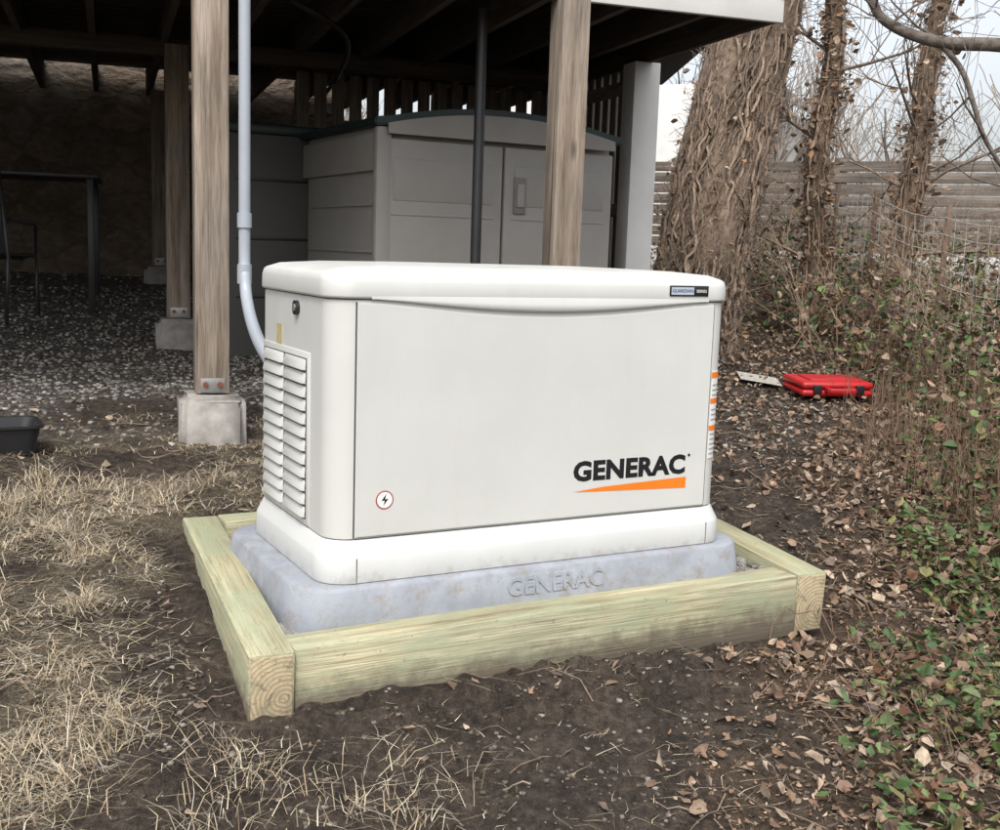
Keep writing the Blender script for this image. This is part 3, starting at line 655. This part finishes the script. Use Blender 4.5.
# ------------------------------------------------------------------ patio furniture
tb=empty("patio_table");tc=Vector((-.15,6.1,0));gz=.50
box("top",(tc.x,tc.y,gz+.73),(1.15,.75,.03),M_black,tb,rotz=-.2,bevel=.006)
for sx in (-.52,.52):
    for sy in (-.32,.32):
        p=tc+Matrix.Rotation(-.2,3,'Z')@Vector((sx,sy,0));z0=float(ground(p.x,p.y))-.02;box("leg",(p.x,p.y,(z0+gz+.715)/2),(.045,.045,gz+.715-z0),M_black,tb,rotz=-.2)
def chair(cx,cy,rot):
    g=empty("patio_chair");z0=float(ground(cx,cy));M=Matrix.Translation((cx,cy,z0))@Matrix.Rotation(rot,4,'Z');c=MB()
    def T(pts,r=.012):tube(c,[tuple(M@Vector(p)) for p in pts],r,8,(1,1,1))
    for s in (-.26,.26):
        T([(s,-.25,0),(s,-.24,.62),(s,.2,.64),(s,.28,.62)]);T([(s,.30,0),(s,.24,.42),(s,.36,.95)])
    T([(-.26,.36,.95),(.26,.36,.95)]);T([(-.26,-.24,.42),(.26,-.24,.42)])
    c.obj("frame",M_black,g,smooth=True)
    for nm,pts in (("seat",[(-.25,-.24,.42),(.25,-.24,.42),(.25,.0,.395),(-.25,.0,.395),(.25,.24,.42),(-.25,.24,.42)]),("back",[(-.25,.25,.44),(.25,.25,.44),(.25,.32,.7),(-.25,.32,.7),(.25,.36,.94),(-.25,.36,.94)])):
        mesh_obj(nm,[tuple(M@Vector(p)) for p in pts],[[0,1,2,3],[3,2,4,5]],M_black,g,smooth=True)
chair(-.42,5.35,2.7)
# ------------------------------------------------------------------ black tray
tr=empty("plastic_tray");cx,cy=-.62,2.05;gz=float(ground(cx,cy))
def trect(s,z,r=.04,hx=.17,hy=.13):return (cx-hx*s,cx+hx*s,cy-hy*s,cy+hy*s,r,z)
Rn=[ring(*trect(.86,gz+.0)),ring(*trect(1.0,gz+.11)),ring(*trect(1.06,gz+.112)),ring(*trect(1.06,gz+.105)),ring(*trect(1.03,gz+.105))]
Ri=[ring(*trect(1.06,gz+.113)),ring(*trect(.96,gz+.112)),ring(*trect(.83,gz+.01))]
for nm,R in (("shell",Rn),("inside",Ri)):
    m=len(R[0]);F=[[i*m+j,i*m+(j+1)%m,(i+1)*m+(j+1)%m,(i+1)*m+j] for i in range(len(R)-1) for j in range(m)]
    mesh_obj(nm,np.concatenate(R),F,M_black,tr,smooth=True,angle=40)
box("bottom",(cx,cy,gz+.012),(.28,.21,.006),M_black,tr)
# ------------------------------------------------------------------ red tool case
rc=empty("tool_case");gx,gy=3.98,2.42;gz=float(ground(gx,gy));R0=Matrix.Translation((gx,gy,gz+.015))@Matrix.Rotation(-.35,4,'Z')@Matrix.Rotation(.05,4,'X')
def rb(n,c,s,m,bv=.02):box(n,None,s,m,rc,bevel=bv,M=R0@Matrix.Translation(c),seg=3)
rb("lower_shell",(0,0,.025),(.44,.32,.042),M_red);rb("upper_shell",(0,0,.070),(.44,.32,.042),M_red);rb("lid_panel",(0,.0,.093),(.30,.20,.012),M_red,.005)
rb("latch_1",(-.13,-.165,.05),(.05,.02,.05),M_black,.004);rb("latch_2",(.13,-.165,.05),(.05,.02,.05),M_black,.004)
rb("handle_bar",(0,-.215,.05),(.16,.025,.03),M_red,.008);rb("handle_arm_1",(-.075,-.185,.05),(.02,.06,.03),M_red,.005);rb("handle_arm_2",(.075,-.185,.05),(.02,.06,.03),M_red,.005)
ppb=MB();ppb.add([(3.60,2.75,.02),(3.78,2.58,.02),(3.9,2.78,.03),(3.70,2.92,.03)],[[0,1,2,3]],(.42,.40,.35))
o=ppb.obj("paper_scrap",M_leaf);[setattr(v.co,'z',float(ground(v.co.x,v.co.y))+.03) for v in o.data.vertices]
# ------------------------------------------------------------------ trees
def grow(mb,p,d,L,r,depth,col,sides=5,spread=.6,up=.15,minr=.003):
    n=max(3,int(L/.25)) if depth>1 else 4
    P=[p.copy()];dd=d/np.linalg.norm(d)
    for k in range(n):
        dd=dd+rng.normal(0,.13,3)+np.array([0,0,up*.3]);dd/=np.linalg.norm(dd);P.append(P[-1]+dd*L/n)
    R=np.linspace(r,max(r*.45,minr),len(P));tube(mb,P,R,sides,np.array(col)*rng.uniform(.8,1.2),cap=False)
    if depth<=0:return
    for c in range(rng.integers(3,6)):
        k=rng.integers(max(1,len(P)//3),len(P));ax=rng.normal(0,1,3);ax/=np.linalg.norm(ax)
        nd=dd*.7+ax*spread+np.array([0,0,up]);grow(mb,P[k],nd,L*rng.uniform(.5,.75),R[k]*rng.uniform(.45,.7),depth-1,col,max(3,sides-1),spread,up,minr)
bt=empty("large_tree");tk=MB()
base=np.array([(3.90,3.70,-.05),(3.95,3.74,.25),(4.08,3.80,.8),(4.26,3.87,1.5),(4.50,3.95,2.3),(4.74,4.0,3.2),(4.9,4.05,4.2)])
sp_=spline(base,10);R=np.interp(np.arange(len(sp_)),[0,5,12,30,60],[.42,.34,.31,.29,.24])
tube(tk,sp_,R,40,(.17,.125,.09),noise=.22,nf=7)
for k in range(5):
    a=k*1.25;grow(tk,sp_[-1].copy(),np.array([math.cos(a)*.6,math.sin(a)*.6,1.]),2.4,.13,3,(.15,.12,.10),8,.7)
tk.obj("trunk",M_bark,bt,smooth=True)
def vines(trunk,R,count,rad,col,name,parent,mat=M_twig,hair=0,leafs=0,leafsize=.05,out=.0,spreadl=.06,pal=None):
    mb=MB();nP=len(trunk)
    for c in range(count):
        a=rng.uniform(0,6.28);da=rng.normal(0,.02);k0=rng.integers(0,nP//2) if rng.random()<.4 else 0;k1=rng.integers(int(nP*.6),nP)
        P=[]
        for k in range(k0,k1):
            a+=da+rng.normal(0,.07);rr=R[k]*(1.0+rng.uniform(-.03,.09))+out*rng.random();P.append(trunk[k]+np.array([math.cos(a)*rr,math.sin(a)*rr,rng.normal(0,.01)]))
        if len(P)<4:continue
        P=spline(P,3);tube(mb,P,rad*rng.uniform(.3,1.7),4,np.array(col)*rng.uniform(.45,1.4),cap=False)
    for c in range(hair):
        k=rng.integers(0,nP-1);a=rng.uniform(0,6.28);t=trunk[k]+(trunk[k+1]-trunk[k])*rng.random()
        p=t+np.array([math.cos(a),math.sin(a),0])*R[k]*rng.uniform(.95,1.05);P=[p];d=np.array([math.cos(a)*.4,math.sin(a)*.4,rng.normal(0,.7)])+rng.normal(0,.4,3)
        for q in range(3):d=d+rng.normal(0,.35,3);P.append(P[-1]+d*.03)
        tube(mb,P,.0018,3,np.array(col)*rng.uniform(.4,1.5),cap=False)
    mb.obj(name,mat,parent,smooth=True)
    if leafs:
        k=rng.integers(0,nP,leafs);a=rng.uniform(0,6.28,leafs);rr=R[k]*1.05+np.abs(rng.normal(0,spreadl,leafs))
        x=trunk[k,0]+np.cos(a)*rr;y=trunk[k,1]+np.sin(a)*rr
        V,F,c=leaves(x,y,leafsize,0,pal or brown+[(.30,.17,.09)],tilt=1.3);z=trunk[k,2]+rng.uniform(-.1,.1,leafs)-ground(x,y);V[:,2]+=np.repeat(z,6)
        m2=MB();m2.add(V,F,c);m2.obj("vine_leaves",M_leaf,parent)
vines(sp_,R,160,.008,(.22,.163,.12),"climbing_vines",bt,hair=7500,leafs=700,leafsize=.045,spreadl=.04)
def vinytree(path,r0,r1,nm="vine_covered_tree",lf=450):
    g=empty(nm);s=spline(path,8);R=np.linspace(r0,r1,len(s));m=MB();tube(m,s,R,14,(.18,.13,.09),noise=.25,nf=4)
    for k in range(4):grow(m,s[-1].copy(),np.array([rng.normal(0,.6),rng.normal(0,.6),1.]),1.6,r1*.7,3,(.17,.13,.10),5,.7)
    for k in range(7):
        i=rng.integers(len(s)//4,len(s));grow(m,s[i].copy(),np.array([rng.normal(0,1),rng.normal(0,1),.4]),.8,.014,2,(.20,.15,.11),4,.7)
    m.obj("trunk",M_bark,g,smooth=True);vines(s,R,26,.006,(.23,.167,.118),"climbing_vines",g,hair=1800,leafs=lf,leafsize=.055,out=.03,spreadl=.07)
vinytree([(5.05,3.75,.0),(5.10,3.78,.8),(5.06,3.8,1.5),(5.2,3.85,2.3),(5.15,3.9,3.4)],.065,.045,lf=1100)
vinytree([(5.20,3.15,.0),(5.28,3.18,.7),(5.42,3.2,1.4),(5.52,3.25,2.2),(5.75,3.3,3.4)],.075,.05,lf=900)
ot=empty("bare_tree");m=MB()
tr_=spline([(5.1,.1,-.4),(5.05,.15,.8),(4.95,.2,1.8),(4.9,.3,3.0),(4.8,.3,4.5)],8);tube(m,tr_,np.linspace(.16,.09,len(tr_)),12,(.15,.125,.105),noise=.15)
b1=spline([(4.93,.22,1.85),(4.3,.55,1.72),(3.75,.82,1.77),(3.42,.95,1.795),(3.18,1.08,1.80),(2.99,1.19,1.87),(2.92,1.25,1.99),(2.86,1.3,2.3)],6)
tube(m,b1,np.linspace(.045,.014,len(b1)),8,(.13,.108,.09),noise=.12)
b2=spline([(3.18,1.08,1.80),(3.27,1.02,1.68),(3.30,.96,1.52),(3.34,.92,1.38),(3.45,.85,1.22),(3.6,.75,1.12)],6);tube(m,b2,np.linspace(.014,.008,len(b2)),6,(.13,.108,.09),noise=.1)
for b in (b1,b2):
    for k in range(10):
        i=rng.integers(len(b)//3,len(b));grow(m,b[i].copy(),rng.normal(0,1,3)+np.array([0,0,.6]),.45,.006,2,(.14,.11,.09),4,.7,minr=.0015)
for k in range(4):grow(m,tr_[-1].copy(),np.array([rng.normal(0,.6),rng.normal(0,.6),1.]),2.,.07,3,(.15,.12,.10),6,.7)
m.obj("trunk",M_bark,ot,smooth=True)
bs=MB();bl=[]
for _ in range(340):
    cx=rng.uniform(4.2,8);cy=rng.uniform(.9,7.5)
    if cx-4.4<(3.2-cy)*-.3 and cy<3.4 and cx<4.5 and cy>2.2:continue
    if .45*(cy-2)+3.9>cx and cy>3.6:continue
    p=np.array([cx,cy,float(ground(cx,cy))-.02]);hgt=rng.uniform(.3,.8)
    grow(bs,p,np.array([rng.normal(0,.35),rng.normal(0,.35),1.]),hgt,.005,2,np.array((.24,.175,.12))*rng.uniform(.5,1.4),4,.6,.1,.0014)
    for q in range(int(rng.uniform(15,110))):bl.append((cx+rng.normal(0,.17),cy+rng.normal(0,.17),rng.uniform(.03,hgt*1.15)))
bs.obj("brush",M_twig)
bl=np.array(bl);V,F,c=leaves(bl[:,0],bl[:,1],.050,0,brown+greens,tilt=1.0);V[:,2]+=np.repeat(bl[:,2],6);m2=MB();m2.add(V,F,c);m2.obj("shrub_foliage",M_leaf)
dt=MB()
for _ in range(44):
    t=rng.uniform(16,45);a=math.radians(rng.uniform(18,62));x=t*math.sin(a);y=t*math.cos(a)
    z=float(ground(x,y))-.3;h=rng.uniform(5,9)
    grow(dt,np.array([x,y,z]),np.array([rng.normal(0,.08),rng.normal(0,.08),1.]),h*.5,rng.uniform(.08,.2),3,np.array((.27,.24,.21))*rng.uniform(.7,1.2),5,.55,.25,.010)
dt.obj("distant_trees",M_twig)
# ------------------------------------------------------------------ neighbour's slatted fence
nf=empty("horizontal_slat_fence");A=Vector((5.8,9.4,0));B=Vector((11.2,2.2,0));d=(B-A).normalized()
zb0=.60;beam("base_board",(A.x,A.y,zb0+.16),(B.x,B.y,zb0+.16),.10,.30,M_whitep,nf);beam("cap_board",(A.x,A.y,zb0-.05),(B.x,B.y,zb0-.05),.12,.08,M_greywood,nf)
z=zb0+.38;k=0
while z<1.88:
    beam("slat_%d"%k,(A.x,A.y,z),(B.x,B.y,z),.025,.104,M_greywood,nf,bevel=.003);z+=.118;k+=1
Lf=(B-A).length;n=int(Lf/1.5)
for k in range(n+1):
    p=A+d*(Lf*k/n);zg=float(ground(p.x,p.y))-.2;beam("fence_post",(p.x+.06,p.y+.06,zg),(p.x+.06,p.y+.06,1.90),.1,.1,M_greywood,nf)
wf=empty("wire_fence");pts=[(5.75,4.3),(5.35,3.5),(4.95,2.5),(4.7,1.6),(4.45,.7),(4.2,-.2)];w=MB();ps=MB()
for k,(x,y) in enumerate(pts):
    g=float(ground(x,y));tube(ps,[(x,y,g-.1),(x+.01,y,g+.5),(x+.02,y-.01,g+1.15)],.02,8,(.13,.085,.06))
ps.obj("posts",M_twig,wf,smooth=True)
for i in range(len(pts)-1):
    a=np.array(pts[i]);b=np.array(pts[i+1])
    for h in np.arange(.05,1.12,.105):
        P=[(*(a+(b-a)*t),float(gbase(*(a+(b-a)*t)))+h-.03*math.sin(math.pi*t)) for t in np.linspace(0,1,6)];tube(w,P,.0024,4,(.40,.39,.37),cap=False)
    for t in np.linspace(0,1,9):
        q=a+(b-a)*t;g=float(gbase(*q));tube(w,[(*q,g+.03),(*q,g+1.08)],.0020,4,(.40,.39,.37),cap=False)
w.obj("wires",M_twig,wf)
nh=empty("white_house");c=Vector((13.5,17.5,0));Rz=.6
box("walls",(c.x,c.y,1.6),(7,5,4.4),M_whitep,nh,rotz=Rz,bevel=.01)
Mh=Matrix.Translation((c.x,c.y,3.8))@Matrix.Rotation(Rz,4,'Z')
rv=[(-3.8,-2.8,0),(3.8,-2.8,0),(3.8,0,2.2),(-3.8,0,2.2),(3.8,2.8,0),(-3.8,2.8,0)]
mesh_obj("roof",[tuple(Mh@Vector(p)) for p in rv],[[0,1,2,3],[3,2,4,5]],bpy.data.materials["shingles"],nh)
for x in (-2.3,0,2.3):
    for z in (-2.6,-.9):
        box("window",None,(.9,.06,1.1),M_glass,nh,bevel=.01,M=Mh@Matrix.Translation((x,-2.53,z)))
# ------------------------------------------------------------------ light
EL,AZ=56,214
w=bpy.data.worlds.new("World");scene.world=w;w.use_nodes=True;nt=w.node_tree
sky=nt.nodes.new("ShaderNodeTexSky");sky.sky_type='NISHITA';sky.sun_disc=False;sky.sun_elevation=math.radians(EL);sky.sun_rotation=math.radians(AZ)
sky.air_density=1.0;sky.dust_density=5.0;sky.ozone_density=1.0
hs_=nt.nodes.new("ShaderNodeHueSaturation");hs_.inputs["Saturation"].default_value=.32;hs_.inputs["Value"].default_value=1.95
nt.links.new(sky.outputs[0],hs_.inputs["Color"])
bg=nt.nodes["Background"];bg.inputs["Strength"].default_value=.15;nt.links.new(hs_.outputs[0],bg.inputs[0])
sd=bpy.data.lights.new("sun",'SUN');sd.energy=1.5;sd.angle=math.radians(10);sd.color=(1,.96,.90);so=bpy.data.objects.new("sun",sd);COL.objects.link(so)
dv=Vector((math.sin(math.radians(AZ))*math.cos(math.radians(EL)),math.cos(math.radians(AZ))*math.cos(math.radians(EL)),math.sin(math.radians(EL))))
so.rotation_euler=dv.to_track_quat('Z','Y').to_euler();so.location=(0,0,10)
# ------------------------------------------------------------------ camera
yaw,pit,rol,f=.4934,.1461,.0330,1137.13
fw=np.array([math.sin(yaw)*math.cos(pit),math.cos(yaw)*math.cos(pit),-math.sin(pit)])
r=np.cross(fw,[0,0,1]);r/=np.linalg.norm(r);u=np.cross(r,fw)
r2=r*math.cos(rol)+u*math.sin(rol);u2=-r*math.sin(rol)+u*math.cos(rol)
cd=bpy.data.cameras.new("camera");co=bpy.data.objects.new("camera",cd);COL.objects.link(co)
co.matrix_world=Matrix(((r2[0],u2[0],-fw[0],-.9326),(r2[1],u2[1],-fw[1],-2.6071),(r2[2],u2[2],-fw[2],.8430),(0,0,0,1)))
cd.sensor_width=36;cd.lens=f*36/1000;cd.clip_start=.05;cd.clip_end=500;scene.camera=co
scene.view_settings.view_transform='Standard';scene.view_settings.look='None';scene.view_settings.exposure=0
